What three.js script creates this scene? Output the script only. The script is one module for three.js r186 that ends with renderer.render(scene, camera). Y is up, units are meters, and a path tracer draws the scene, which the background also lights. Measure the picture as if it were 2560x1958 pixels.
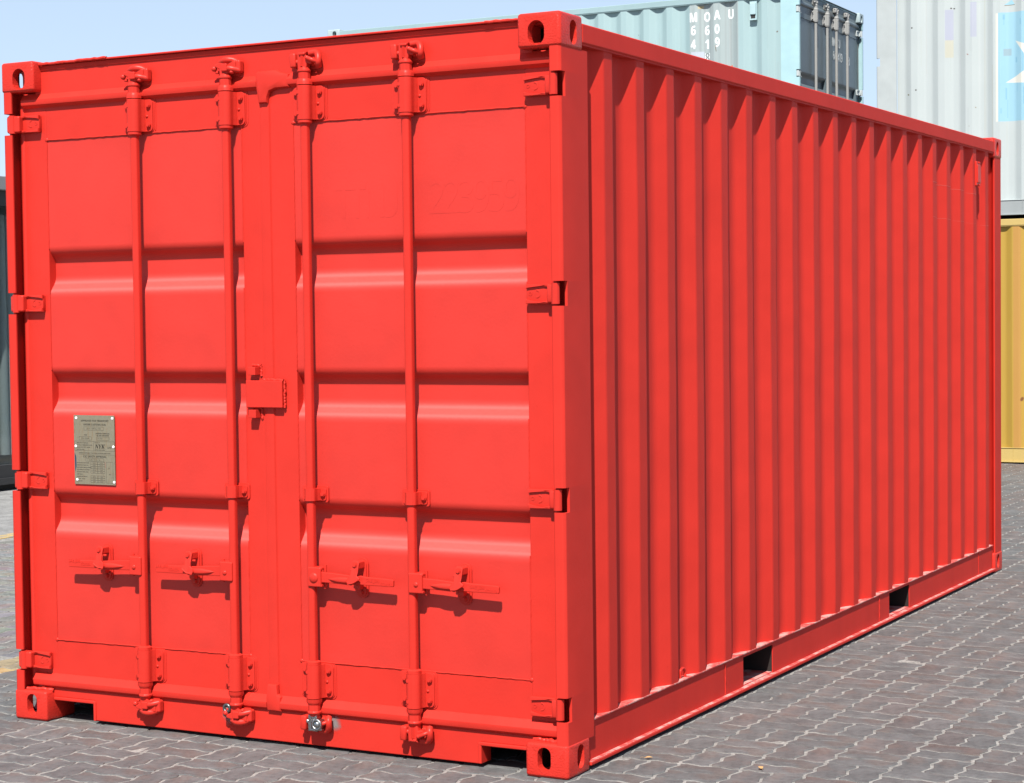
import * as THREE from 'three';
import { RoundedBoxGeometry } from 'three/addons/geometries/RoundedBoxGeometry.js';
import { mergeGeometries, mergeVertices, toCreasedNormals } from 'three/addons/utils/BufferGeometryUtils.js';
import { ImprovedNoise } from 'three/addons/math/ImprovedNoise.js';
import { FontLoader } from 'three/addons/loaders/FontLoader.js';
import { TextGeometry } from 'three/addons/geometries/TextGeometry.js';
import { Brush, Evaluator, SUBTRACTION } from 'three-bvh-csg';

// ------------------------------------------------------------------ camera, sky, sun, exposure
const lerp = (a, b, t) => a + (b - a) * t;
const scene = new THREE.Scene();
const camera = new THREE.PerspectiveCamera(22.33, 2560 / 1958, 0.1, 900);
camera.position.set(2.899, 1.577, 5.9986);
camera.rotation.order = 'YXZ';
camera.rotation.set(-0.0408, 0.5076, -0.01327);
camera.setViewOffset(2560, 1958, 154.7, -13.5, 2560, 1958);
camera.updateProjectionMatrix();

const renderer = new THREE.WebGLRenderer({ antialias: true });
renderer.setSize(1024, 783);
renderer.toneMapping = THREE.LinearToneMapping;
renderer.toneMappingExposure = 2.0;
renderer.shadowMap.enabled = true;

const SUN = new THREE.Vector3(0.34, 1.38, 1).normalize();
const sun = new THREE.DirectionalLight(new THREE.Color(1, 0.965, 0.91), 4.5);
sun.position.copy(SUN).multiplyScalar(30);
sun.castShadow = true;
sun.shadow.radius = 1;
sun.shadow.mapSize.set(4096, 4096);
Object.assign(sun.shadow.camera, { left: -16, right: 16, top: 16, bottom: -16, near: 1, far: 80 });
scene.add(sun, sun.target);

{ // hazy bright summer sky: pale at the horizon, bluer overhead
  const W = 512, H = 256, d = new Float32Array(W * H * 4), v = new THREE.Vector3();
  for (let j = 0; j < H; j++) for (let i = 0; i < W; i++) {
    const el = ((j + 0.5) / H - 0.5) * Math.PI, az = ((i + 0.5) / W - 0.5) * 2 * Math.PI;
    v.set(Math.cos(el) * Math.cos(az), Math.sin(el), Math.cos(el) * Math.sin(az));
    const up = Math.max(0, v.y), t = 1 - Math.exp(-2.6 * Math.pow(up, 1.15)), g = Math.max(0, v.dot(SUN));
    const glow = 0.10 * Math.pow(g, 5) + 0.4 * Math.pow(g, 40);
    let c = [lerp(0.385, 0.045, t), lerp(0.49, 0.09, t), lerp(0.61, 0.2, t)];
    if (v.y < 0) c = [0.12, 0.12, 0.12];
    const o = (j * W + i) * 4;
    d[o] = c[0] + glow; d[o + 1] = c[1] + glow * 0.96; d[o + 2] = c[2] + glow * 0.9; d[o + 3] = 1;
  }
  const sky = new THREE.DataTexture(d, W, H, THREE.RGBAFormat, THREE.FloatType);
  sky.mapping = THREE.EquirectangularReflectionMapping;
  sky.magFilter = sky.minFilter = THREE.LinearFilter;
  sky.needsUpdate = true;
  scene.background = sky; scene.environment = sky;
}

// ------------------------------------------------------------------ helpers
function rng(seed) { let s = seed >>> 0; return () => { s = (s + 0x6d2b79f5) | 0; let t = Math.imul(s ^ (s >>> 15), 1 | s); t = (t + Math.imul(t ^ (t >>> 7), 61 | t)) ^ t; return ((t ^ (t >>> 14)) >>> 0) / 4294967296; }; }
const noise = new ImprovedNoise();
const clamp = (x, a, b) => Math.min(b, Math.max(a, x)), sstep = (a, b, x) => { const t = clamp((x - a) / (b - a), 0, 1); return t * t * (3 - 2 * t); };
function fbm(x, y, z = 0, oct = 4) { let s = 0, a = 0.5; for (let i = 0; i < oct; i++) { s += a * noise.noise(x, y, z + i * 7.3); x *= 2.03; y *= 2.03; a *= 0.5; } return s; }
function tnoise(u, v, f, z) { // gradient noise that repeats on the unit square, f cells across, about -1 to 1
  const x = u * f, y = v * f, X = Math.floor(x), Y = Math.floor(y), fx = x - X, fy = y - Y, w = (t) => t * t * t * (t * (t * 6 - 15) + 10);
  const g = (i, j, dx, dy) => { const a = hash(((X + i) % f + f) % f + z * 131, ((Y + j) % f + f) % f + z * 57) * 6.28318; return Math.cos(a) * dx + Math.sin(a) * dy; };
  const a = lerp(g(0, 0, fx, fy), g(1, 0, fx - 1, fy), w(fx)), b = lerp(g(0, 1, fx, fy - 1), g(1, 1, fx - 1, fy - 1), w(fx));
  return 1.5 * lerp(a, b, w(fy));
}
function tex(w, h, fn, srgb = false, sx = 1, sy = 1) {
  const d = new Uint8Array(w * h * 4);
  for (let y = 0; y < h; y++) for (let x = 0; x < w; x++) { const c = fn(x / w, y / h, x, y), o = (y * w + x) * 4; d[o] = clamp(c[0], 0, 1) * 255; d[o + 1] = clamp(c[1], 0, 1) * 255; d[o + 2] = clamp(c[2], 0, 1) * 255; d[o + 3] = 255; }
  const t = new THREE.DataTexture(d, w, h);
  t.wrapS = t.wrapT = THREE.RepeatWrapping; t.magFilter = THREE.LinearFilter; t.minFilter = THREE.LinearMipmapLinearFilter; t.generateMipmaps = true;
  if (srgb) t.colorSpace = THREE.SRGBColorSpace;
  t.repeat.set(1 / sx, 1 / sy); t.needsUpdate = true; return t;
}
function clean(g) { // same attributes everywhere so that pieces merge
  g = g.index ? g.toNonIndexed() : g;
  for (const k of Object.keys(g.attributes)) if (!['position', 'normal', 'uv'].includes(k)) g.deleteAttribute(k);
  if (!g.attributes.normal) g.computeVertexNormals();
  return boxUV(g);
}
function boxUV(g) { // uv in metres from the side each face points to
  const p = g.attributes.position, uv = new Float32Array(p.count * 2), a = new THREE.Vector3(), b = new THREE.Vector3(), c = new THREE.Vector3();
  for (let i = 0; i < p.count; i += 3) {
    a.fromBufferAttribute(p, i); b.fromBufferAttribute(p, i + 1).sub(a); c.fromBufferAttribute(p, i + 2).sub(a); b.cross(c);
    const X = Math.abs(b.x), Y = Math.abs(b.y), Z = Math.abs(b.z);
    for (let k = 0; k < 3; k++) { const j = i + k, x = p.getX(j), y = p.getY(j), z = p.getZ(j); const q = X > Y && X > Z ? [z, y] : Y > Z ? [x, z] : [x, y]; uv[j * 2] = q[0]; uv[j * 2 + 1] = q[1]; }
  }
  g.setAttribute('uv', new THREE.BufferAttribute(uv, 2)); return g;
}
const merge = (list) => (list.length === 1 ? clean(list[0]) : mergeGeometries(list.map(clean)));
function box(x0, x1, y0, y1, z0, z1, r = 0) {
  const w = x1 - x0, h = y1 - y0, d = z1 - z0;
  const g = r > 0 ? new RoundedBoxGeometry(w, h, d, 2, Math.min(r, w / 2.01, h / 2.01, d / 2.01)) : new THREE.BoxGeometry(w, h, d);
  return g.translate((x0 + x1) / 2, (y0 + y1) / 2, (z0 + z1) / 2);
}
function cyl(r0, r1, y0, y1, x = 0, z = 0, seg = 20) { return new THREE.CylinderGeometry(r1, r0, y1 - y0, seg).translate(x, (y0 + y1) / 2, z); }
function disc(r, x, y, z0, z1, seg = 20, r1 = r) { return new THREE.CylinderGeometry(r1, r, z1 - z0, seg).rotateX(Math.PI / 2).translate(x, y, (z0 + z1) / 2); }
function lathe(pts, x = 0, z = 0, seg = 24) { return toCreasedNormals(new THREE.LatheGeometry(pts.map((p) => new THREE.Vector2(p[0], p[1])), seg).toNonIndexed(), 0.6).translate(x, 0, z); }
function plate(pts, z0, z1, bevel = 0.001) { // outline in x,y given a thickness in z
  const s = new THREE.Shape(pts.map((p) => new THREE.Vector2(p[0], p[1])));
  const g = new THREE.ExtrudeGeometry(s, { depth: z1 - z0 - 2 * bevel, bevelEnabled: bevel > 0, bevelSize: bevel, bevelThickness: bevel, bevelOffset: -bevel, bevelSegments: 2, curveSegments: 8 });
  return g.translate(0, 0, z0 + bevel);
}
function rrect(x0, x1, y0, y1, r, n = 5) {
  const o = []; for (const [cx, cy, a0] of [[x1 - r, y1 - r, 0], [x0 + r, y1 - r, 90], [x0 + r, y0 + r, 180], [x1 - r, y0 + r, 270]]) for (let i = 0; i <= n; i++) { const a = (a0 + 90 * i / n) * Math.PI / 180; o.push([cx + r * Math.cos(a), cy + r * Math.sin(a)]); }
  return o;
}
function tube(pts, r, seg = 24, rad = 8) { return new THREE.TubeGeometry(new THREE.CatmullRomCurve3(pts.map((p) => new THREE.Vector3(...p)), false, 'centripetal'), seg, r, rad); }
function prismX(pts, x0, x1, bevel = 0) { // outline in (z, y) drawn out along x
  const s = new THREE.Shape(pts.map((p) => new THREE.Vector2(-p[0], p[1])));
  const g = new THREE.ExtrudeGeometry(s, { depth: x1 - x0, bevelEnabled: bevel > 0, bevelSize: bevel, bevelThickness: bevel, bevelOffset: -bevel, bevelSegments: 2 });
  return g.rotateY(Math.PI / 2).translate(x0, 0, 0);
}
function prismY(pts, y0, y1) { // outline in (x, z) drawn out along y
  const s = new THREE.Shape(pts.map((p) => new THREE.Vector2(p[0], -p[1])));
  return new THREE.ExtrudeGeometry(s, { depth: y1 - y0, bevelEnabled: false }).rotateX(-Math.PI / 2).translate(0, y0, 0);
}
function dome(r, x, y, z, flat = 0.5) { return new THREE.SphereGeometry(r, 14, 8, 0, Math.PI * 2, 0, Math.PI / 2).rotateX(Math.PI / 2).scale(1, 1, flat).translate(x, y, z); }
const hexBolt = (x, y, z, r = 0.0105, h = 0.009) => merge([disc(r, x, y, z, z + h, 6), disc(r * 0.62, x, y, z + h - 0.001, z + h + 0.0035, 10)]);
function weld(a, b, r, seed, n = 40) { // a hand-run weld bead between two points
  const R = rng(seed), pts = [];
  for (let i = 0; i <= n; i++) { const t = i / n; pts.push([lerp(a[0], b[0], t) + (R() - 0.5) * r * 0.6, lerp(a[1], b[1], t) + (R() - 0.5) * r * 0.5, lerp(a[2], b[2], t) + (R() - 0.5) * r * 0.35]); }
  return tube(pts, r, n * 2, 6);
}

const used = {};
function numbered(name) { const n = (used[name] = (used[name] ?? -1) + 1); return n ? `${name}_${String(n).padStart(3, '0')}` : name; }
function add(parent, name, geo, mat, label) {
  const m = new THREE.Mesh(Array.isArray(geo) ? merge(geo) : geo, mat);
  m.name = name; m.castShadow = m.receiveShadow = true;
  if (label) m.userData.label = label;
  parent.add(m); return m;
}
function thing(name, label, category, pos = [0, 0, 0], turn = 0, group) {
  const o = new THREE.Group(); o.name = numbered(name); o.position.set(...pos); o.rotation.y = turn;
  o.userData = { label, category }; if (group) o.userData.group = group;
  scene.add(o); return o;
}
function struct(name, label) { const o = new THREE.Group(); o.name = name; o.userData = { kind: 'structure', label, category: name.replace(/_/g, ' ') }; scene.add(o); return o; }

// ------------------------------------------------------------------ materials
const R0 = rng(5);
const specks = Array.from({ length: 520 }, () => [R0(), R0(), 0.0006 + 0.0016 * R0() * R0(), R0()]);
const scratches = Array.from({ length: 46 }, () => { const a = R0() * 6.28, l = 0.01 + 0.05 * R0(); return [R0(), R0(), Math.cos(a) * l, Math.sin(a) * l]; });
const paintTex = (() => { // tone of repainted steel: faint mottling, specks, hairline scratches; 2 m repeat
  const N = 1024, m = new Float32Array(N * N);
  const dab = (x, y, r, v) => { const k = Math.ceil(r); for (let j = -k; j <= k; j++) for (let i = -k; i <= k; i++) if (i * i + j * j <= r * r) m[((y + j + N) % N) * N + ((x + i + N) % N)] = v; };
  for (const [x, y, r, v] of specks) dab(Math.floor(x * N), Math.floor(y * N), r * N, v > 0.35 ? 0.5 : -0.5);
  for (const [x, y, dx, dy] of scratches) for (let t = 0; t < 1; t += 0.01) dab(Math.floor((x + dx * t + 2) % 1 * N), Math.floor((y + dy * t + 2) % 1 * N), 0.6, 0.35);
  return { N, m };
})();
const paintMap = tex(1024, 1024, (u, v, x, y) => {
  const n = 0.045 * tnoise(u, v, 9, 1) + 0.035 * tnoise(u, v, 26, 4) + 0.02 * (hash(x, y) - 0.5), s = paintTex.m[y * 1024 + x];
  const k = 0.95 + n; return [k + s * 0.1, k + s * 0.22, k + s * 0.22];
}, false, 2, 2);
function hash(x, y) { let h = Math.imul(x * 374761393 + y * 668265263, 1274126177); h ^= h >>> 13; h = Math.imul(h, 1103515245); return ((h ^ (h >>> 16)) >>> 0) / 4294967296; }
const paintRough = tex(512, 512, (u, v) => { const r = 0.37 + 0.12 * tnoise(u, v, 7, 12) + 0.07 * tnoise(u, v, 30, 15); return [r, r, r]; }, false, 2.3, 2.3);
const paintBump = tex(1024, 1024, (u, v, x, y) => { const b = 0.5 + 0.22 * tnoise(u, v, 120, 3) + 0.16 * tnoise(u, v, 45, 8) + 0.25 * paintTex.m[y * 1024 + x]; return [b, b, b]; }, false, 1.4, 1.4);
const castBump = tex(512, 512, (u, v) => { const b = 0.5 + 0.35 * tnoise(u, v, 34, 5) + 0.3 * tnoise(u, v, 80, 9); return [b, b, b]; }, false, 0.28, 0.28);
const dustSheenMap = tex(512, 512, (u, v, x, y) => { // yard dust on red paint, with pale sky sheen painted in as grains
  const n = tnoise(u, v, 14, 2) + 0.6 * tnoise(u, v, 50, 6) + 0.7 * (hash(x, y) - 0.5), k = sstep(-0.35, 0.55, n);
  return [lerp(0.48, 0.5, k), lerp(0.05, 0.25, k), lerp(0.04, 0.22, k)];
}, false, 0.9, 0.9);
const std = (o) => new THREE.MeshPhysicalMaterial({ side: THREE.DoubleSide, ...o });
const rgb = (r, g, b) => new THREE.Color().setRGB(r, g, b);
function paint(c, o = {}) { return std({ color: rgb(...c), map: paintMap, roughness: 1, roughnessMap: paintRough, bumpMap: paintBump, bumpScale: 0.00035, specularIntensity: 0.32, ...o }); }
const RED = [0.5, 0.0265, 0.0175];
const M = {
  red: paint(RED),
  redPanel: paint(RED, { specularIntensity: 1, roughnessMap: null, roughness: 0.64, anisotropy: 0.8 }), // rolled on in upright strokes
  redSide: paint(RED, { roughnessMap: null, roughness: 0.62, specularIntensity: 0.25 }),
  redCast: paint(RED, { vertexColors: true, bumpMap: castBump, bumpScale: 0.0012 }),
  redDustSheen: std({ color: rgb(1, 1, 1), map: dustSheenMap, roughness: 0.75, bumpMap: castBump, bumpScale: 0.0006 }),  // ledge colour holds both dust and the reflected sky
  dark: std({ color: rgb(0.02, 0.018, 0.018), roughness: 0.8 }),
  steel: std({ color: rgb(0.36, 0.36, 0.35), metalness: 1, roughness: 0.3, bumpMap: castBump, bumpScale: 0.0008 }),
  greaseSteel: std({ color: rgb(0.12, 0.13, 0.13), metalness: 0.8, roughness: 0.35 }),
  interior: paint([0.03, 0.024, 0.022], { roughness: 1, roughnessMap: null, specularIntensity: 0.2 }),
};
const font = await new FontLoader().loadAsync('fonts/droid/droid_sans_regular.typeface.json');
const fontBold = await new FontLoader().loadAsync('fonts/droid/droid_sans_bold.typeface.json');

// ------------------------------------------------------------------ ground: interlocking pavers on a sand bed, concrete apron
const P = 0.114, LX = 0.462, LZ = -1.44;           // brick width and a corner of the laying grid
const AMP = 0.0085;
function wave(t) { t -= Math.floor(t); return t < 0.25 ? 4 * t : t < 0.75 ? 2 - 4 * t : 4 * t - 4; } // rises through 0 at t = 0
const pavement = struct('pavement', 'grey and reddish zigzag block paving laid in a basket weave with sandy joints');
const sandMap = tex(512, 512, (u, v, x, y) => { const k = 0.215 + 0.08 * tnoise(u, v, 40, 3) + 0.14 * (hash(x, y) - 0.5) + 0.06 * tnoise(u, v, 9, 7); return [k * 1.02, k * 0.98, k * 0.9]; }, false, 0.5, 0.5);
const brickMap = tex(1024, 1024, (u, v, x, y) => {
  const h = hash(x, y), n = 0.16 * tnoise(u, v, 60, 3) + 0.20 * tnoise(u, v, 18, 6) + 0.10 * tnoise(u, v, 150, 9);
  let k = 0.82 + n + 0.16 * (h - 0.5); if (h > 0.985) k += 0.6; if (h < 0.02) k -= 0.3;
  const rr = sstep(0.05, 0.45, tnoise(u, v, 12, 14));
  return [k * (1 + 0.10 * rr), k * (1 - 0.05 * rr), k * (1 - 0.11 * rr)];
}, false, 1.3, 1.3);
const brickBump = tex(512, 512, (u, v, x, y) => { const b = 0.5 + 0.3 * tnoise(u, v, 110, 2) + 0.35 * (hash(x, y) - 0.5); return [b, b, b]; }, false, 0.4, 0.4);
function groundSheet(x0, x1, z0, z1, y) { return clean(new THREE.PlaneGeometry(x1 - x0, z1 - z0).rotateX(-Math.PI / 2).translate((x0 + x1) / 2, y, (z0 + z1) / 2)); }
const sandBed = (() => { // jointing sand, washed out here and swept over there
  const nx = 300, nz = 480, g = new THREE.PlaneGeometry(11.6, 21.4, nx, nz).rotateX(-Math.PI / 2).translate(-1.2, 0, -5.6), p = g.attributes.position, uv = g.attributes.uv;
  for (let i = 0; i < p.count; i++) { const x = p.getX(i), z = p.getZ(i); p.setY(i, Math.min(-0.0014, -0.003 + 0.0042 * fbm(x * 7.1, z * 7.1, 4, 3) + 0.0015 * fbm(x * 0.9, z * 0.9, 1, 2))); uv.setXY(i, x, z); }
  g.computeVertexNormals(); return g;
})();
add(pavement, 'sand_bed', sandBed, std({ map: sandMap, roughness: 1, bumpMap: brickBump, bumpScale: 0.003 }));
function paverGeo(alongX, variant) {
  const L = 2 * P, gap = 0.0048, o = [], w = alongX ? L : P, d = alongX ? P : L; // local corner at 0,0 going +x and -z
  const zj = (x, z) => x + AMP * wave(-z / P) , xj = (x, z) => z - AMP * wave(x / P); // a z-running joint and an x-running joint
  const st = (len) => { const a = []; for (let t = 0.25; t < len / P; t += 0.5) a.push(t * P); return a; };
  // walk round: bottom edge (z = 0) to +x, right edge to -z, top edge back, left edge back; the wave sign follows the laying grid
  o.push([gap, -gap]); for (const x of st(w)) o.push([x, xj(x, 0) - gap]);
  o.push([w - gap, -gap]); for (const z of st(d)) o.push([w - AMP * wave(z / P) - gap, -z]);
  o.push([w - gap, -d + gap]); for (const x of st(w).reverse()) o.push([x, -d - AMP * wave(x / P) + gap]);
  o.push([gap, -d + gap]); for (const z of st(d).reverse()) o.push([-AMP * wave(z / P) + gap, -z]);
  const cx = w / 2, cz = -d / 2, n = o.length, ring = (k, y) => o.map(([x, z]) => { const ax = x < cx ? 1 : -1, az = z < cz ? 1 : -1; const ex = Math.min(Math.abs(x), Math.abs(w - x)) < 0.014 ? ax : 0, ez = Math.min(Math.abs(z), Math.abs(d + z)) < 0.014 ? az : 0; return [x + ex * k - cx, y, z + ez * k - cz]; });
  const r0 = ring(-0.0005, -0.02), r1 = ring(0, -0.0032), r2 = ring(0.0035, 0), pos = [];
  const quad = (A, B) => { for (let i = 0; i < n; i++) { const j = (i + 1) % n; pos.push(...A[i], ...A[j], ...B[j], ...A[i], ...B[j], ...B[i]); } };
  quad(r0, r1); quad(r1, r2);
  for (const f of THREE.ShapeUtils.triangulateShape(r2.map((p) => new THREE.Vector2(p[0], -p[2])), [])) pos.push(...r2[f[0]], ...r2[f[1]], ...r2[f[2]]);
  const g = new THREE.BufferGeometry(); g.setAttribute('position', new THREE.Float32BufferAttribute(pos, 3)); g.computeVertexNormals(); clean(g);
  const uv = g.attributes.uv; for (let i = 0; i < uv.count; i++) uv.setXY(i, uv.getX(i) + variant * 0.37 + (alongX ? 0 : 0.21), uv.getY(i) + variant * 0.53);
  return g;
}
const NV = 4, paverGeos = [0, 1].map((o) => Array.from({ length: NV }, (_, v) => paverGeo(!o, v)));
{
  const R = rng(77), all = [];
  camera.updateMatrixWorld();
  const PV = new THREE.Matrix4().multiplyMatrices(camera.projectionMatrix, camera.matrixWorld.clone().invert()), q = new THREE.Vector3();
  const S = 2 * P;
  for (let i = -34; i < 26; i++) for (let j = -28; j < 68; j++) {
    const x0 = LX + i * S, z0 = LZ + P - j * S + 0; // a square of two bricks; grid corner
    if (x0 < -6.95 || z0 < -16 || z0 > 4.6 || x0 > 4.2) continue;
    q.set(x0 + P, 0, z0 - P).applyMatrix4(PV);
    if (q.z > 1 || Math.abs(q.x) > 1.6 || q.y < -2.4) continue;
    const along = (((i + j) % 2) + 2) % 2 === 0 ? 0 : 1; // 0: long side along x
    for (let k = 0; k < 2; k++) {
      const cx = along === 0 ? x0 + P : x0 + (k + 0.5) * P, cz = along === 0 ? z0 - (k + 0.5) * P : z0 - P;
      const macro = 0.5 + 0.9 * fbm(cx * 0.55 + 3.1, cz * 0.55 - 7.7, 2.2, 3), red = clamp(sstep(0.38, 0.75, macro + 0.45 * (R() - 0.5)), 0, 1);
      const lum = 0.96 + 0.2 * (R() - 0.5) + 0.2 * fbm(cx * 1.3, cz * 1.3, 9, 2);
      let c = [lerp(0.117, 0.122, red), lerp(0.116, 0.105, red), lerp(0.114, 0.100, red)].map((v) => v * lum);
      const wornLine = (cx > -3.36 && cx < -3.15), dusty = sstep(-2.5, -4.2, cx) * (0.55 + 0.45 * R());  // paler towards the left: dust, with grazing sheen put into the brick colour
      c = c.map((v, n) => lerp(v, [0.2, 0.197, 0.19][n] * (0.9 + 0.2 * R()), dusty));
      if (wornLine) { const k2 = 0.35 + 0.5 * R(); c = c.map((v, n) => lerp(v, [0.42, 0.31, 0.13][n], k2)); }
      q.set(cx, 0, cz).applyMatrix4(PV);
      const inView = Math.abs(q.x) < 1 && Math.abs(q.y) < 1, hidden = cx > -2.5 && cx < -0.05 && cz < -0.3 || (cx < -0.1 && cz < -1.2 && cx > -6);
      const dist = Math.hypot(cx - camera.position.x, cz - camera.position.z);
      all.push({ along, v: Math.floor(R() * NV), cx, cz, c, near: inView && !hidden ? dist : 1e3 + dist, sx: 0.985 + 0.022 * R(), sz: 0.985 + 0.022 * R(), ry: (R() - 0.5) * 0.022, rx: (R() - 0.5) * 0.022, rz: (R() - 0.5) * 0.022, dy: (R() - 0.5) * 0.0022 });
    }
  }
  all.sort((a, b) => a.near - b.near);
  const tint = new Map(), base = { map: brickMap, roughness: 0.82, bumpMap: brickBump, bumpScale: 0.0014 };
  const matFor = (c) => { const k = c.map((v) => Math.round(v * 70)).join(); if (!tint.has(k)) tint.set(k, std({ color: rgb(...c), ...base })); return tint.get(k); };
  const put = (o, b) => { o.position.set(b.cx, b.dy - 0.0005, b.cz); o.rotation.set(b.rx, b.ry, b.rz); o.scale.set(b.sx, 1, b.sz); };
  for (const b of all.slice(0, 300)) put(add(pavement, numbered('paver'), paverGeos[b.along][b.v], matFor(b.c)), b);
  const rest = all.slice(300), dummy = new THREE.Object3D(), white = std({ color: rgb(1, 1, 1), ...base });
  for (let o = 0; o < 2; o++) for (let v = 0; v < NV; v++) {
    const list = rest.filter((b) => b.along === o && b.v === v), im = new THREE.InstancedMesh(paverGeos[o][v], white, list.length);
    list.forEach((b, i) => { put(dummy, b); dummy.updateMatrix(); im.setMatrixAt(i, dummy.matrix); im.setColorAt(i, rgb(...b.c)); });
    im.name = numbered('paver_field'); im.userData.kind = 'stuff'; im.castShadow = im.receiveShadow = true; pavement.add(im);
  }
}
{
  const wornPaint = tex(256, 256, (u, v, x, y) => { const k = sstep(-0.5, 0.25, tnoise(u, v, 9, 3) + 0.8 * tnoise(u, v, 30, 5) + 0.5 * (hash(x, y) - 0.5)); return [lerp(0.2, 0.42, k), lerp(0.19, 0.29, k), lerp(0.17, 0.1, k)]; }, false, 0.6, 0.6);
  add(pavement, 'painted_line', [box(-7.125, -6.95, -0.02, 0.003, -14, 4)], std({ map: wornPaint, roughness: 0.85 }), 'worn yellow painted bay line');
}
const concreteMap = tex(512, 512, (u, v, x, y) => { const k = 0.2 + 0.05 * tnoise(u, v, 10, 3) + 0.05 * tnoise(u, v, 44, 3) + 0.05 * (hash(x, y) - 0.5); return [k, k * 0.985, k * 0.95]; }, false, 2, 2);
const apron = struct('ground', 'pale dusty concrete yard stretching to the horizon');
add(apron, 'yard_surface', merge([groundSheet(-300, 300, -300, 300, -0.014)]), std({ map: concreteMap, roughness: 0.95 }));
add(apron, 'concrete_apron', merge([box(-60, -7.12, -0.012, -0.001, -60, 20)]), std({ map: concreteMap, roughness: 0.95, bumpMap: brickBump, bumpScale: 0.002 }));

// ------------------------------------------------------------------ shipping container builder (origin: ground under the door-end, right-hand corner; body runs to -z and -x)
const CW = 2.438, CL = 6.058, D = -0.055;            // width, length, depth of the door face behind the corner castings
const castingGeo = (() => { // 178 x 162 x 118 block with end, side and top openings
  const ev = new Evaluator(); ev.attributes = ['position', 'normal']; ev.useGroups = false;
  const br = (g) => { g = g.index ? g : mergeVertices(g); for (const k of Object.keys(g.attributes)) if (!['position', 'normal'].includes(k)) g.deleteAttribute(k); const b = new Brush(g); b.updateMatrixWorld(); return b; };
  const slot = (w, h, depth, top) => { const s = new THREE.Shape(); const r = w / 2, y = h / 2 - r; s.absarc(0, y, r, 0, Math.PI, false); s.absarc(0, -y, r, Math.PI, 2 * Math.PI, false); s.closePath(); return new THREE.ExtrudeGeometry(s, { depth, bevelEnabled: false, curveSegments: 14 }).translate(0, 0, -depth / 2); };
  const build = (fw, fh, fy, sy) => {
    let b = br(new RoundedBoxGeometry(0.162, 0.118, 0.178, 3, 0.012).translate(-0.081, 0.059, -0.089));
    b = ev.evaluate(b, br(new THREE.BoxGeometry(0.106, 0.078, 0.118).translate(-0.083, 0.06, -0.093)), SUBTRACTION);
    b = ev.evaluate(b, br(slot(fw, fh, 0.08).translate(-0.09, fy, 0)), SUBTRACTION);
    b = ev.evaluate(b, br(slot(0.054, 0.082, 0.08).rotateY(Math.PI / 2).translate(0, sy, -0.102)), SUBTRACTION);
    b = ev.evaluate(b, br(slot(0.06, 0.11, 0.06).rotateX(Math.PI / 2).translate(-0.083, 0.118, -0.093)), SUBTRACTION);
    b = ev.evaluate(b, br(slot(0.06, 0.11, 0.06).rotateX(Math.PI / 2).translate(-0.083, 0, -0.093)), SUBTRACTION);
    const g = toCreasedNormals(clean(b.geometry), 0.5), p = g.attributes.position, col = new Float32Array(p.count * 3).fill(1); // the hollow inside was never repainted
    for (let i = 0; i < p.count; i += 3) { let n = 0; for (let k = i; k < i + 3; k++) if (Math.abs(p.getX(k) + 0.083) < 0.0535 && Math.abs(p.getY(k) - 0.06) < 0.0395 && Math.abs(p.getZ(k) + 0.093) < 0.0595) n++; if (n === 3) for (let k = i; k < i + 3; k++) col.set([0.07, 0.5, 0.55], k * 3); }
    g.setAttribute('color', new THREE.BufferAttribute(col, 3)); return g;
  };
  return { top: build(0.062, 0.082, 0.05, 0.056), bottom: build(0.05, 0.082, 0.064, 0.064) };
})();
// corrugated side: path along the length in (s, depth), softened bends
function corrugation(s0, s1, first, pitch, depth, flat, slope, rad) {
  const raw = [[s0, depth]]; // starts on an inner flat
  for (let k = 0; ; k++) { const c = first + k * pitch; const pts = [[c - flat / 2 - slope, depth], [c - flat / 2, 0], [c + flat / 2, 0], [c + flat / 2 + slope, depth]]; if (pts[3][0] > s1) break; for (const p of pts) if (p[0] > s0 + 0.004) raw.push(p); }
  raw.push([s1, depth]);
  const out = [raw[0]];
  for (let i = 1; i < raw.length - 1; i++) {
    const a = raw[i - 1], b = raw[i], c = raw[i + 1], la = Math.hypot(b[0] - a[0], b[1] - a[1]), lc = Math.hypot(c[0] - b[0], c[1] - b[1]), r = Math.min(b[1] < depth / 2 ? rad * 0.5 : rad * 1.3, la * 0.45, lc * 0.45);
    const p = [b[0] + (a[0] - b[0]) * r / la, b[1] + (a[1] - b[1]) * r / la], q = [b[0] + (c[0] - b[0]) * r / lc, b[1] + (c[1] - b[1]) * r / lc];
    for (let t = 0; t <= 1.001; t += 0.25) out.push([(1 - t) ** 2 * p[0] + 2 * t * (1 - t) * b[0] + t * t * q[0], (1 - t) ** 2 * p[1] + 2 * t * (1 - t) * b[1] + t * t * q[1]]);
  }
  out.push(raw[raw.length - 1]); return out;
}
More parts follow.
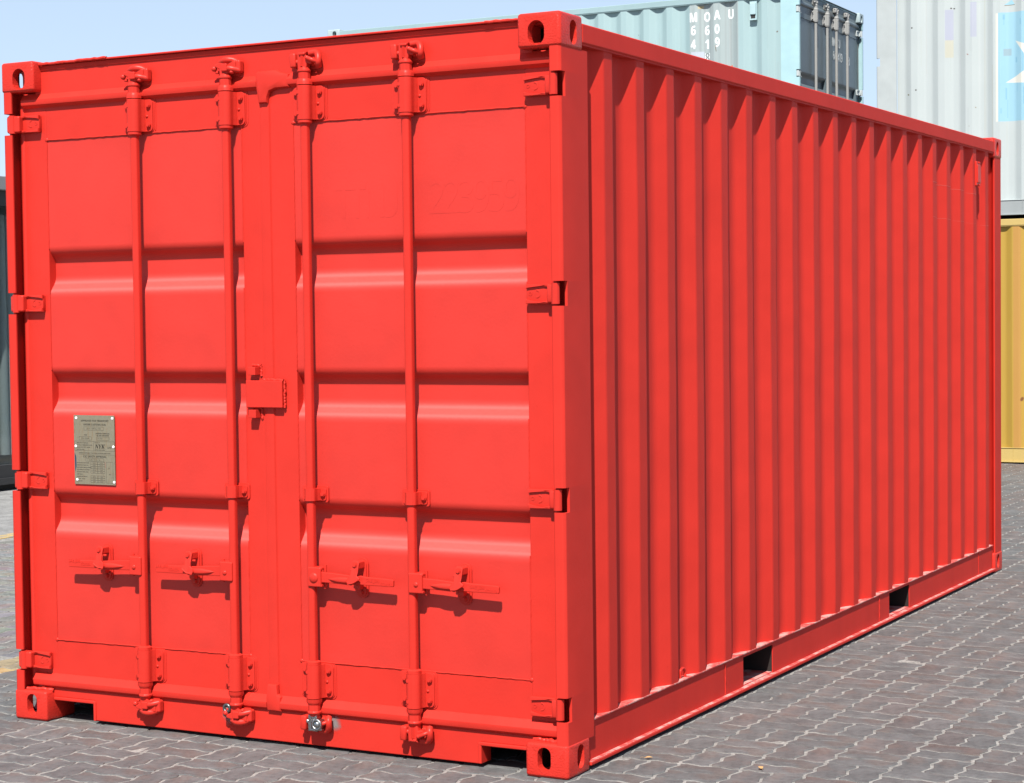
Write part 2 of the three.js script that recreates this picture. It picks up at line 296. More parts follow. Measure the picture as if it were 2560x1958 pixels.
function sideWallGeo(y0, y1, seed, dent = 0.0026) {
  const path = corrugation(0.214, 5.875, 0.403, 0.281, 0.036, 0.072, 0.068, 0.016), rows = 36, pos = [], uv = [], idx = [];
  for (let j = 0; j <= rows; j++) { const y = lerp(y0, y1, j / rows), fix = sstep(0, 0.06, j / rows) * sstep(0, 0.06, 1 - j / rows);
    for (const [s, d] of path) { const n = fix * dent * (1.6 * fbm(s * 1.1 + seed, y * 0.9, 1.5, 2) + 1.2 * fbm(s * 4 + seed, y * 2.3, 5, 2)); pos.push(-0.01 - d + n, y, -s); uv.push(s, y); } }
  const n = path.length; for (let j = 0; j < rows; j++) for (let i = 0; i < n - 1; i++) { const a = j * n + i, b = a + 1, c = a + n, e = c + 1; idx.push(a, b, e, a, e, c); }
  const g = new THREE.BufferGeometry(); g.setAttribute('position', new THREE.Float32BufferAttribute(pos, 3)); g.setAttribute('uv', new THREE.Float32BufferAttribute(uv, 2)); g.setIndex(idx); g.computeVertexNormals(); return g;
}
function sheetBump(x, y, x0, x1, y0, y1, seed) {
  const i = (x - x0) / (x1 - x0), e = sstep(0, 0.12, i) * sstep(0, 0.12, 1 - i) * sstep(y0, y0 + 0.05, y) * sstep(0, 0.05, y1 - y);
  return e * (0.0048 * fbm(x * 1.3 + seed, y * 1.6, 3, 2) + 0.0012 * fbm(x * 5 + seed, y * 5, 8, 2));
}
function doorPanelGeo(x0, x1, y0, y1, grooves, seed) { // pressed sheet with horizontal recesses, slightly uneven
  const prof = [[y0, 0]]; const gd = 0.038;
  const raw = [[y0, 0]]; for (const [top, bot] of [...grooves].reverse()) raw.push([bot - 0.01, 0], [bot + 0.037, gd], [top - 0.026, gd], [top + 0.004, 0]); raw.push([y1, 0]);
  const ys = [raw[0]];
  for (let i = 1; i < raw.length - 1; i++) { const a = raw[i - 1], b = raw[i], c = raw[i + 1], la = Math.hypot(b[0] - a[0], b[1] - a[1]), lc = Math.hypot(c[0] - b[0], c[1] - b[1]), r = Math.min(0.021, la * 0.45, lc * 0.45);
    const p = [b[0] + (a[0] - b[0]) * r / la, b[1] + (a[1] - b[1]) * r / la], q = [b[0] + (c[0] - b[0]) * r / lc, b[1] + (c[1] - b[1]) * r / lc];
    for (let t = 0; t <= 1.001; t += 0.125) ys.push([(1 - t) ** 2 * p[0] + 2 * t * (1 - t) * b[0] + t * t * q[0], (1 - t) ** 2 * p[1] + 2 * t * (1 - t) * b[1] + t * t * q[1]]); }
  ys.push(raw[raw.length - 1]);
  const full = []; for (let i = 0; i < ys.length - 1; i++) { const n = Math.max(1, Math.round((ys[i + 1][0] - ys[i][0]) / 0.03)); for (let k = 0; k < n; k++) full.push([lerp(ys[i][0], ys[i + 1][0], k / n), lerp(ys[i][1], ys[i + 1][1], k / n)]); } full.push(ys[ys.length - 1]);
  const cols = 26, pos = [], uv = [], idx = [];
  for (const [y, d] of full) for (let i = 0; i <= cols; i++) { const x = lerp(x0, x1, i / cols), n = sheetBump(x, y, x0, x1, y0, y1, seed); pos.push(x, y, D - 0.0025 - d + n); uv.push(x, y); }
  const n = cols + 1; for (let j = 0; j < full.length - 1; j++) for (let i = 0; i < cols; i++) { const a = j * n + i; idx.push(a, a + 1, a + n + 1, a, a + n + 1, a + n); }
  const g = new THREE.BufferGeometry(); g.setAttribute('position', new THREE.Float32BufferAttribute(pos, 3)); g.setAttribute('uv', new THREE.Float32BufferAttribute(uv, 2)); g.setIndex(idx); g.computeVertexNormals(); return g;
}
const HINGE_Y = [2.35, 1.648, 0.95, 0.236];
function postGeos(side) { // L-section corner post, notched at the hinges; side 1 = right, built at x <= 0
  const L = (z0) => { const r = 0.012, p = []; if (z0 === 0) { p.push([-0.042, -0.009], [-0.042, -0.003], [-0.039, 0]); for (let i = 0; i <= 5; i++) { const a = Math.PI / 2 * (1 - i / 5); p.push([-r + r * Math.cos(a), -r + r * Math.sin(a)]); } p.push([0, -0.213], [-0.01, -0.213], [-0.01, -0.016], [-0.017, -0.009]); } else p.push([-0.01, z0], [0, z0], [0, -0.213], [-0.01, -0.213]); return p; };
  const gs = [], cuts = []; let y = 0.112;
  for (const h of [...HINGE_Y].reverse()) { cuts.push([y, h - 0.042, 0], [h - 0.042, h + 0.042, -0.038]); y = h + 0.042; }
  cuts.push([y, 2.476, 0]);
  for (const [a, b, z0] of cuts) gs.push(prismY(L(z0).map(([x, z]) => [x, z]), a, b));
  gs.push(prismY([[-0.07, -0.084], [-0.01, -0.084], [-0.01, -0.09], [-0.07, -0.09]], 0.112, 2.476));
  let g = toCreasedNormals(merge(gs), 0.7).translate(-0.003, 0, -0.004);
  return g;
}
function mirrorX(g, cx) { g = g.clone().translate(-cx, 0, 0).scale(-1, 1, 1).translate(cx, 0, 0); const p = g.attributes; for (let i = 0; i < p.position.count; i += 3) for (const k of ['position', 'normal', 'uv']) { const a = p[k]; for (let c = 0; c < a.itemSize; c++) { const t = a.array[(i + 1) * a.itemSize + c]; a.array[(i + 1) * a.itemSize + c] = a.array[(i + 2) * a.itemSize + c]; a.array[(i + 2) * a.itemSize + c] = t; } } return g; }
const mid = -CW / 2;
// hardware shapes about the bar's axis (x = 0, z = 0 on the axis; the door face is at z = -0.035)
const HW = (() => {
  const s = {};
  const DZ = -0.035, HZ = -0.03;
  s.bracket = merge([
    plate(rrect(-0.07, 0.07, -0.0625, 0.0625, 0.016), DZ, DZ + 0.005), plate(rrect(-0.076, 0.076, -0.068, 0.068, 0.02), DZ - 0.001, DZ + 0.002, 0.0006),
    plate(rrect(-0.066, 0.066, -0.0605, 0.0605, 0.016), DZ + 0.005, DZ + 0.01),
    toCreasedNormals(clean(new THREE.CylinderGeometry(0.0285, 0.0285, 0.122, 24)), 0.7),
    prismY([[-0.036, -0.03], [-0.029, -0.012], [-0.024, 0.008], [0.024, 0.008], [0.029, -0.012], [0.036, -0.03]], -0.0605, 0.0605),
    dome(0.006, 0.041, -0.003, DZ + 0.0095, 0.9),
    disc(0.0065, -0.012, 0.037, 0.0245, 0.0275, 12), disc(0.0065, -0.012, -0.037, 0.0245, 0.0275, 12),
  ]);
  s.bolts = [[0.05, 0.037], [0.05, -0.037], [-0.05, 0.037], [-0.05, -0.037]].map(([x, y]) => hexBolt(x, y, DZ + 0.0095, 0.0105, 0.0085));
  s.barEnd = (dir) => lathe([[0.0, 0], [0.029, 0], [0.029, 0.01], [0.024, 0.019], [0.0225, 0.021], [0.0225, 0.043], [0.0255, 0.047], [0.0255, 0.051], [0.016, 0.064], [0.0, 0.064]].map(([r, y]) => [r, dir * y]));
  s.collar = lathe([[0.017, 0], [0.0265, 0], [0.0265, 0.011], [0.017, 0.016]]);
  // cam keeper welded to the header, and the cam that turns into it
  s.keeper = merge([
    plate(rrect(-0.045, 0.05, -0.03, 0.032, 0.006), HZ, HZ + 0.007),
    toCreasedNormals(clean(new RoundedBoxGeometry(0.025, 0.052, 0.044, 2, 0.006).applyMatrix4(new THREE.Matrix4().makeRotationZ(0.06)).translate(-0.041, 0.002, -0.006)), 0.6),
    box(-0.062, -0.045, 0.014, 0.021, -0.006, 0.004, 0.003),
    tube([[0.018, 0.026, -0.008], [0.045, 0.027, -0.012], [0.058, 0.012, -0.004], [0.06, -0.008, 0.0], [0.054, -0.022, -0.012]], 0.0125, 20, 9),
    tube([[0.058, -0.008, 0.002], [0.045, -0.002, 0.014], [0.024, 0.007, 0.017]], 0.008, 12, 8), new THREE.SphereGeometry(0.0085, 10, 8).translate(0.024, 0.007, 0.017),
    box(0.02, 0.052, -0.02, 0.024, HZ, -0.008, 0.008),
  ]);
  s.cam = merge([
    plate([[-0.02, -0.03], [0.016, -0.03], [0.02, -0.012], [0.036, -0.016], [0.04, -0.008], [0.022, 0.004], [0.014, 0.02], [0.02, 0.03], [-0.02, 0.03], [-0.022, 0.0]], -0.016, 0.014, 0.004),
    prismY([[-0.008, 0.012], [0.008, 0.012], [0.0, 0.024]], -0.022, 0.016), dome(0.009, -0.026, -0.004, 0.004, 1),
    box(-0.012, 0.014, 0.018, 0.028, 0.008, 0.02, 0.004),
  ]);
  s.keeperB = merge([ // the opposite-hand casting
    plate(rrect(-0.045, 0.05, -0.03, 0.032, 0.006), HZ, HZ + 0.007),
    tube([[-0.02, 0.022, -0.004], [0.01, 0.027, 0.006], [0.036, 0.024, -0.004], [0.058, 0.01, -0.014]], 0.013, 18, 9),
    tube([[-0.004, -0.002, 0.012], [0.03, -0.006, 0.008], [0.056, -0.012, -0.008]], 0.0115, 14, 9),
    box(0.02, 0.066, -0.022, 0.026, HZ, 0.002, 0.009), box(0.0, 0.05, -0.004, 0.024, -0.02, 0.008, 0.006), box(-0.004, 0.022, -0.016, 0.012, -0.006, 0.024, 0.004),
    new THREE.SphereGeometry(0.0105, 12, 9).translate(-0.046, -0.002, 0.004), box(-0.044, -0.03, -0.02, -0.01, -0.008, 0.004, 0.003),
  ]);
  s.camB = merge([
    plate([[-0.018, -0.03], [0.014, -0.03], [0.018, -0.02], [0.03, -0.024], [0.034, -0.016], [0.018, -0.004], [0.012, 0.024], [-0.04, 0.014], [-0.04, 0.004], [-0.02, -0.006]], -0.014, 0.012, 0.004),
    dome(0.008, 0.034, -0.019, 0.004, 1.6),
  ]);
  s.clamp = merge([plate(rrect(-0.056, 0.056, -0.03, 0.03, 0.009), DZ, DZ + 0.006), plate(rrect(-0.049, 0.049, -0.023, 0.023, 0.008), DZ + 0.005, DZ + 0.011),
    toCreasedNormals(clean(new THREE.CylinderGeometry(0.0235, 0.0235, 0.044, 20)), 0.7), prismY([[-0.03, -0.031], [-0.02, -0.004], [0.02, -0.004], [0.03, -0.031]], -0.022, 0.022)]);
  s.clampBolt = hexBolt(0.038, 0, DZ + 0.0105, 0.0105, 0.008);
  // handle: swings from a hub on the bar, lies along +x
  s.hub = merge([box(-0.006, 0.05, -0.036, 0.036, 0.008, 0.024, 0.005), box(-0.004, 0.052, 0.026, 0.036, -0.018, 0.02, 0.003), box(-0.004, 0.052, -0.036, -0.026, -0.018, 0.02, 0.003), box(-0.01, 0.0, -0.034, 0.034, 0.004, 0.014, 0.002), new THREE.CylinderGeometry(0.006, 0.006, 0.086, 10).translate(0.052, 0, -0.006)]);
  s.hubRivet = dome(0.0095, 0.026, -0.004, 0.0235, 0.6);
  s.hubRivetBig = dome(0.019, 0.021, -0.002, 0.0235, 0.45);
  const bar = [[0.03, -0.018], [0.03, 0.02], [0.115, 0.017], [0.195, 0.012], [0.212, 0.016], [0.236, 0.013], [0.348, 0.010], [0.351, 0.006], [0.351, -0.012], [0.348, -0.016], [0.236, -0.017], [0.205, -0.016], [0.16, -0.021], [0.115, -0.019]];
  s.handle = merge([plate(bar, 0.006, 0.0165, 0.0025),
    lathe([[0, -0.062], [0.006, -0.045], [0.0115, -0.015], [0.013, 0.01], [0.0115, 0.04], [0.003, 0.056], [0, 0.057]].map(([r, y]) => [r, y]), 0, 0, 14).rotateZ(-Math.PI / 2).scale(1, 0.95, 0.9).translate(0.14, -0.004, 0.017)]);
  s.word = (flip) => { const t = (w, x, y) => new TextGeometry(w, { font: fontBold, size: 0.0115, depth: 0.0012, curveSegments: 2, bevelEnabled: false }).translate(x, y, 0.0163); const g = merge([t('SAE JIN', 0.238, -0.004), t('KOREA', 0.297, -0.0145)]); return g; };
  const RX = 0.195; // the catch that holds the handle down
  s.catchPlate = merge([plate(rrect(RX - 0.025, RX + 0.025, -0.073, 0.073, 0.0245, 8), DZ, DZ + 0.006), plate(rrect(RX - 0.019, RX + 0.019, -0.066, 0.066, 0.0185, 8), DZ + 0.005, DZ + 0.011),
    box(RX - 0.014, RX + 0.01, -0.04, -0.018, DZ + 0.01, 0.004, 0.005)]);
  const hasp = plate([[RX - 0.016, 0.06], [RX - 0.008, 0.068], [RX + 0.008, 0.068], [RX + 0.016, 0.06], [RX + 0.013, 0.03], [RX + 0.012, 0.014], [RX + 0.024, 0.006], [RX + 0.022, -0.002], [RX + 0.002, -0.012], [RX - 0.008, -0.02], [RX - 0.024, -0.02], [RX - 0.03, -0.006], [RX - 0.028, 0.002], [RX - 0.014, 0.014]], -0.0025, 0.0025, 0.0015);
  { const p = hasp.attributes.position; for (let i = 0; i < p.count; i++) { const y = p.getY(i), f = sstep(0.05, 0.0, y); p.setZ(i, p.getZ(i) + lerp(0.016, 0.03, f) + (y < -0.006 ? 0.002 : 0)); } hasp.computeVertexNormals(); }
  s.hasp = merge([hasp, box(RX - 0.014, RX + 0.014, 0.036, 0.064, DZ + 0.008, 0.016, 0.005), box(RX - 0.026, RX - 0.012, 0.028, 0.036, 0.004, 0.014, 0.003), tube([[RX - 0.024, -0.014, 0.031], [RX - 0.004, -0.012, 0.0355], [RX + 0.02, 0.001, 0.033]], 0.0035, 10, 6)]);
  s.catchBolts = [hexBolt(RX, 0.052, 0.0165, 0.011, 0.008), hexBolt(RX, -0.052, DZ + 0.01, 0.009, 0.007)];
  return s;
})();
const HANDLE_Y = 0.64;
function lockingBar(root, x, dir, o) { // one full-height bar with its cams, brackets, clamp, handle and catch as sub-parts
  const { mat, metal, y0 = 0.11, y1 = 2.42, handle = true, hub = 'small', lean = 0, name = 'locking_bar' } = o, z = -0.02;
  const bar = add(root, name, [toCreasedNormals(clean(new THREE.CylinderGeometry(0.017, 0.017, 2.17, 22)), 0.7).translate(0, 1.3, 0), HW.barEnd(1).translate(0, 2.414, 0), HW.barEnd(-1).translate(0, 0.192, 0), HW.collar.clone().rotateX(Math.PI).translate(0, 2.289, 0), HW.collar.clone().translate(0, 0.317, 0)], mat);
  bar.position.set(x, 0, z); bar.rotation.z = lean;
  const put = (n, g, y, m = mat, sx = 1, sy = 1, label) => { const c = add(bar, n, g, m, label); c.position.y = y; c.scale.set(sx, sy, 1); return c; };
  put('guide_bracket', HW.bracket, 2.35); put('guide_bracket', HW.bracket, 0.2555);
  for (const b of HW.bolts) { put('bolt', b, 2.35); put('bolt', b, 0.2555); }
  const A = o.opposite ? HW.keeperB : HW.keeper, B = o.opposite ? HW.camB : HW.cam;
  put('cam_keeper', A, 2.5, mat); put('cam', B, 2.5, mat);
  put('cam_keeper', A, 0.104, mat, 1, -1); put('cam', B, 0.104, o.bareCam ? M.steel : mat, 1, -1, o.bareCam ? 'bare polished steel cam with its paint gone' : undefined);
  if (o.bareCam) put('nut', merge([disc(0.021, 0.028, 0.004, 0.004, 0.03, 6), new THREE.TorusGeometry(0.017, 0.005, 8, 18).translate(0.028, 0.004, 0.03), dome(0.013, 0.028, 0.004, 0.029, 0.7), box(0.012, 0.044, -0.02, -0.008, 0.0, 0.024, 0.006)]), 0.1, M.steel, 1, 1, 'shiny bare steel nut');
  if (o.bareNut) put('nut', merge([new THREE.TorusGeometry(0.013, 0.006, 8, 16).translate(-0.042, 0.012, 0.002), disc(0.014, -0.046, -0.008, -0.02, 0.006, 6)]), 0.112, M.greaseSteel, 1, 1, 'dark greasy bare nut');
  put('rod_clamp', HW.clamp, 0.937); put('bolt', HW.clampBolt, 0.937);
  if (handle) {
    put('handle_hub', HW.hub, HANDLE_Y, mat, dir); put('rivet', hub === 'big' ? HW.hubRivetBig : HW.hubRivet, HANDLE_Y, mat, dir);
    const h = put('handle', HW.handle, HANDLE_Y, mat, dir);
    h.rotation.z = dir > 0 ? -0.01 : 0.012;
    const w = HW.word(); if (dir < 0) w.rotateZ(Math.PI).translate(0.588, -0.0055, 0);
    const lt = put('raised_lettering', w, HANDLE_Y, mat, dir < 0 ? -1 : 1); lt.rotation.z = h.rotation.z;
    if (dir < 0) { lt.geometry = HW.word().clone(); lt.scale.x = 1; lt.position.x = -0.588; }
    put('handle_catch', HW.catchPlate, HANDLE_Y, mat, dir); put('hasp', HW.hasp, HANDLE_Y, mat, dir);
    for (const b of HW.catchBolts) put('bolt', b, HANDLE_Y, mat, dir);
  }
  return bar;
}
function hingeGeo() { // right-hand hinge about its own centre height, x as on the container
  const rib = (y, s) => prismX([[-0.0, 0], [0.012, 0.004], [0.012, 0.009], [0, 0.012]], -0.152, -0.066).scale(1, s, 1).translate(0, y, D + 0.006);
  const ribT = plate([[-0.156, 0.018], [-0.11, 0.028], [-0.062, 0.022], [-0.062, 0.033], [-0.156, 0.033]], D + 0.006, D + 0.0235, 0.003);
  return toCreasedNormals(merge([plate(rrect(-0.156, -0.058, -0.032, 0.032, 0.004), D - 0.001, D + 0.016, 0.002), ribT, ribT.clone().scale(1, -1, 1).translate(0, 0, 0.001),
    new THREE.TorusGeometry(0.011, 0.003, 8, 16, Math.PI).rotateZ(-Math.PI / 2).scale(1.2, 1.1, 1).translate(-0.118, 0, D + 0.015), new THREE.TorusGeometry(0.0055, 0.0009, 6, 14).translate(-0.141, 0, D + 0.0165),
    box(-0.07, -0.04, -0.031, 0.031, D + 0.004, -0.018, 0.006), new THREE.CylinderGeometry(0.0145, 0.0145, 0.07, 18).translate(-0.037, 0, -0.02)]), 0.6);
}
const HINGE = hingeGeo(), HINGE_L = mirrorX(merge([HINGE, box(-0.075, -0.011, -0.033, 0.033, -0.05, -0.0135, 0.008)]), mid), POST = postGeos(1), POST_L = mirrorX(POST, mid);
const stripProfile = (yt, yb) => [[-0.053, yb], [-0.036, yb + 0.012], [-0.034, yb + 0.02], [-0.034, yt - 0.026], [-0.037, yt - 0.022], [-0.053, yt]];

function buildContainer(root, m, o = {}) {
  const grooves = o.grooves ?? [[1.846, 1.699], [1.376, 1.228], [0.9, 0.755]];
  // corner castings
  for (const [sx, x] of [[1, 0], [-1, -CW]]) for (const [sz, z] of [[1, 0], [-1, -CL]]) for (const [k, y] of [['top', 2.473], ['bottom', 0]]) {
    const c = add(root, 'corner_casting', castingGeo[k], m.cast); c.position.set(x, y, z); c.scale.set(sx, 1, sz);
  }
  // posts
  add(root, 'corner_post', POST, m.post); add(root, 'corner_post', POST_L, m.post);
  const farPost = merge([prismY([[-0.004, -5.9], [-0.004, -6.05], [-0.15, -6.05], [-0.15, -6.0], [-0.05, -5.99], [-0.05, -5.88], [-0.036, -5.865], [-0.03, -5.93], [-0.012, -5.9]].map((p) => p), 0.112, 2.476)]);
  add(root, 'corner_post', farPost, m.post); add(root, 'corner_post', mirrorX(farPost, mid), m.post);
  // long walls, end wall, roof, floor
  const W0 = sideWallGeo(0.166, 2.505, o.seed ?? 1, o.dent);
  add(root, 'side_wall', W0, m.sideR ?? m.side);
  const wl = W0.clone(); wl.scale(-1, 1, 1).translate(-CW, 0, 0); { const id = wl.index.array; for (let i = 0; i < id.length; i += 3) { const t = id[i + 1]; id[i + 1] = id[i + 2]; id[i + 2] = t; } wl.computeVertexNormals(); }
  add(root, 'side_wall', wl, m.sideL ?? m.side);
  add(root, 'end_wall', [box(-CW + 0.05, -0.05, 0.12, 2.56, -CL + 0.02, -CL + 0.04)], m.side);
  add(root, 'roof', [box(-CW + 0.03, -0.03, 2.556, 2.572, -CL + 0.05, -0.045)], m.rail);
  add(root, 'floor', [box(-CW + 0.06, -0.06, 0.135, 0.165, -CL + 0.05, -0.12)], M.dark);
  for (const s of [1, -1]) {
    const fx = (g) => (s > 0 ? g : mirrorX(clean(g), mid));
    add(root, 'top_rail', [box(-0.062, -0.001, 2.5, 2.568, -5.882, -0.177, 0.006), box(-0.05, -0.006, 2.494, 2.502, -5.88, -0.18)].map(fx), m.rail);
    const web = [[0.16, 1.705], [2.06, 3.77], [4.13, 5.9]].map(([a, b]) => box(-0.022, -0.016, 0.024, 0.166, -b, -a)); web.push(box(-0.0222, -0.0162, 0.15, 0.166, -5.89, -0.17));
    for (const z of [1.5, 3.6, 5.55]) web.push(weld([-0.0155, 0.03, -z], [-0.0155, 0.16, -z], 0.003, 3 + z * 10, 14));
    add(root, 'bottom_rail', [...web, box(-0.07, 0.004, 0.0145, 0.0265, -5.885, -0.18, 0.003)].map(fx), m.rail);
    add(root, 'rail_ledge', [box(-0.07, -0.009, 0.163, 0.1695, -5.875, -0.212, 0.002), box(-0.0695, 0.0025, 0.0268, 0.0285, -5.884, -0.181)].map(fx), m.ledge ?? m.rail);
  }
  if (o.pockets !== false) for (const [a, b] of [[1.705, 2.06], [3.77, 4.13]]) add(root, 'fork_pocket', [box(-CW + 0.02, -0.02, 0.034, 0.149, -a - 0.004, -a), box(-CW + 0.02, -0.02, 0.034, 0.149, -b, -b + 0.004), box(-CW + 0.02, -0.02, 0.149, 0.153, -b, -a), box(-1.25, -1.2, 0.034, 0.149, -b + 0.004, -a - 0.004)], o.pocketMat ?? m.rail),
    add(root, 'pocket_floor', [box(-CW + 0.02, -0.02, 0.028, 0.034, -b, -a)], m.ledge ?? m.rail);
  // door-end frame
  add(root, 'door_header', [box(-CW + 0.13, -0.13, 2.462, 2.575, -0.12, -0.05, 0.004), box(-CW + 0.165, -0.164, 2.5745, 2.5815, -0.14, -0.031, 0.002), weld([-CW + 0.162, 2.578, -0.036], [-CW + 0.5, 2.5805, -0.033], 0.006, 41, 30), weld([-0.164, 2.577, -0.04], [-0.3, 2.579, -0.034], 0.006, 42, 14)], m.header ?? m.post);
  const sillPts = [[-CW + 0.12, 0.092], [-2.075, 0.092], [-2.075, 0.014], [-0.36, 0.012], [-0.36, 0.09], [-0.12, 0.09], [-0.12, 0.128], [-CW + 0.12, 0.128]];
  add(root, 'door_sill', [plate(sillPts, -0.125, -0.05, 0.003), box(-CW + 0.163, -2.072, 0.079, 0.0925, -0.1, -0.044, 0.004), box(-0.3635, -0.163, 0.077, 0.0905, -0.1, -0.044, 0.004), box(-2.078, -2.066, 0.013, 0.09, -0.1, -0.045, 0.003), box(-0.37, -0.357, 0.013, 0.088, -0.1, -0.045, 0.003),
    weld([-CW + 0.165, 0.12, -0.047], [-CW + 0.05, 0.121, -0.02], 0.008, 51, 14), weld([-0.15, 0.12, -0.048], [-0.045, 0.121, -0.03], 0.009, 52, 16)], m.header ?? m.post);
  if (o.doors === false) return;
  // two door leaves
  const leaves = [[-2.375, -2.26, -1.334, -1.222], [-1.216, -1.106, -0.162, -0.063]];
  const doorMeshes = leaves.map(([a, b, c, d], i) => {
    const sd = 10 + i * 31;
    const stile = (x0, x1) => box(x0, x1, 0.132, 2.464, D - 0.05, D, 0.004), cross = (y0, y1) => box(b - 0.002, c + 0.002, y0, y1, D - 0.05, D - 0.0006, 0.003);
    const frame = [stile(a, b), stile(c, d), cross(2.286, 2.464), cross(0.132, 0.319),
      weld([b + 0.004, 2.2845, D], [c - 0.002, 2.286, D - 0.0012], 0.0036, sd + 1, 60), weld([b + 0.002, 0.3205, D], [c - 0.002, 0.3215, D - 0.0012], 0.0036, sd + 2, 60),
      ...[[1.86, 2.28], [1.385, 1.69], [0.91, 1.22], [0.33, 0.75]].flatMap(([y0, y1], k) => [weld([b, y0, D - 0.0012], [b, y1, D - 0.0012], 0.0022, sd + 3 + k, 40), weld([c, y0, D - 0.0012], [c, y1, D - 0.0012], 0.0022, sd + 8 + k, 40)])];
    for (const [x, y] of [[b, 2.286], [c, 2.286], [b, 0.32], [c, 0.322]]) frame.push(dome(0.008, x, y, D - 0.001, 0.6));
    const door = add(root, 'door', frame, m.door);
    add(door, 'door_panel', doorPanelGeo(b - 0.001, c + 0.001, 0.317, 2.288, grooves, sd), m.panel ?? m.door);
    for (const [n, yt, yb] of [['gasket', 2.469, 2.412], ['gasket', 0.184, 0.126]]) add(door, n, [toCreasedNormals(clean(prismX(stripProfile(yt, yb), a + 0.006, i ? d + 0.006 : d - 0.03)), 0.3), weld([a + 0.1, yb < 1 ? yt - 0.001 : yb, D], [d - 0.1, yb < 1 ? yt - 0.001 : yb, D], 0.0024, sd + 20 + yt, 60)], m.door);
    const outer = i ? [d + 0.001, d + 0.017] : [a - 0.017, a - 0.001];
    add(door, 'gasket', [toCreasedNormals(clean(new THREE.CylinderGeometry(1, 1, 2.28, 14)), 0.8).scale((outer[1] - outer[0]) / 2 + 0.006, 1, 0.018).translate((outer[0] + outer[1]) / 2 + (i ? -0.004 : 0.004), 1.29, D - 0.012)], m.gasket ?? m.door);
    for (const y of HINGE_Y) { const h = add(door, 'hinge', i ? HINGE : HINGE_L, m.hinge ?? m.door); h.position.y = y; }
    return door;
  });
  { // overlapping centre seal of the right leaf, with its moulded top and bottom corners
    const g = [prismY([[-1.25, D], [-1.247, D + 0.004], [-1.236, D + 0.0055], [-1.208, D + 0.0055], [-1.204, D]], 0.19, 2.41),
      plate([[-1.258, 2.44], [-1.253, 2.405], [-1.246, 2.362], [-1.207, 2.362], [-1.205, 2.385], [-1.196, 2.404], [-1.17, 2.412], [-1.11, 2.413], [-1.11, 2.462], [-1.148, 2.47], [-1.168, 2.48], [-1.25, 2.479], [-1.258, 2.47]], D - 0.008, D + 0.0216, 0.013),
      plate([[-1.255, 0.17], [-1.25, 0.128], [-1.19, 0.127], [-1.19, 0.18], [-1.203, 0.19], [-1.205, 0.225], [-1.247, 0.225]], D - 0.006, D + 0.0225, 0.009)];
    add(doorMeshes[1], 'gasket', g.map((q) => toCreasedNormals(clean(q), 0.6)), m.gasket ?? m.door);
  }
  const rods = o.rods ?? [[-1.8, -1], [-1.377, -1], [-1.031, 1], [-0.609, 1]];
  rods.forEach(([x, dir], i) => lockingBar(root, x, dir, { mat: m.rod, opposite: i < 2, hub: i === 2 ? 'big' : 'small', bareCam: o.worn && i === 2, bareNut: o.worn && i === 1, lean: o.worn ? [0.0035, 0.003, 0.0005, 0.005][i] * 0 : 0, handle: o.handles !== false }));
  return doorMeshes;
}

// ------------------------------------------------------------------ the red container
const redBox = thing('shipping_container', 'freshly repainted red steel shipping container standing on the block paving in the foreground', 'shipping container');
const mRed = { cast: M.redCast, post: M.redSide, side: M.redSide, rail: M.redSide, ledge: M.redDustSheen, door: M.red, panel: M.redPanel, rod: M.red, header: M.red };
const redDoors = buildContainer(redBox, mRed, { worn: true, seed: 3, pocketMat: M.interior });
{ // seal plate welded across the door gap, with its two lugs
  const g = merge([box(-1.318, -1.158, 1.249, 1.349, D + 0.014, D + 0.024, 0.003), box(-1.21, -1.16, 1.252, 1.346, D, D + 0.016, 0.003), weld([-1.243, 1.352, D + 0.014], [-1.156, 1.35, D + 0.014], 0.0055, 61, 14), weld([-1.155, 1.35, D + 0.01], [-1.155, 1.25, D + 0.01], 0.0048, 62, 18)]);
  const s = add(redBox, 'lock_plate', g, M.red);
  for (const y of [1.384, 1.226]) add(s, 'lug', [box(-1.301, -1.268, y - 0.015, y + 0.015, D, D + 0.034, 0.0015), weld([-1.302, y + 0.02, D], [-1.262, y + 0.019, D], 0.006, 63 + y * 10, 8), weld([-1.262, y + 0.018, D], [-1.262, y - 0.02, D], 0.006, 67 + y * 10, 8)], M.red);
}
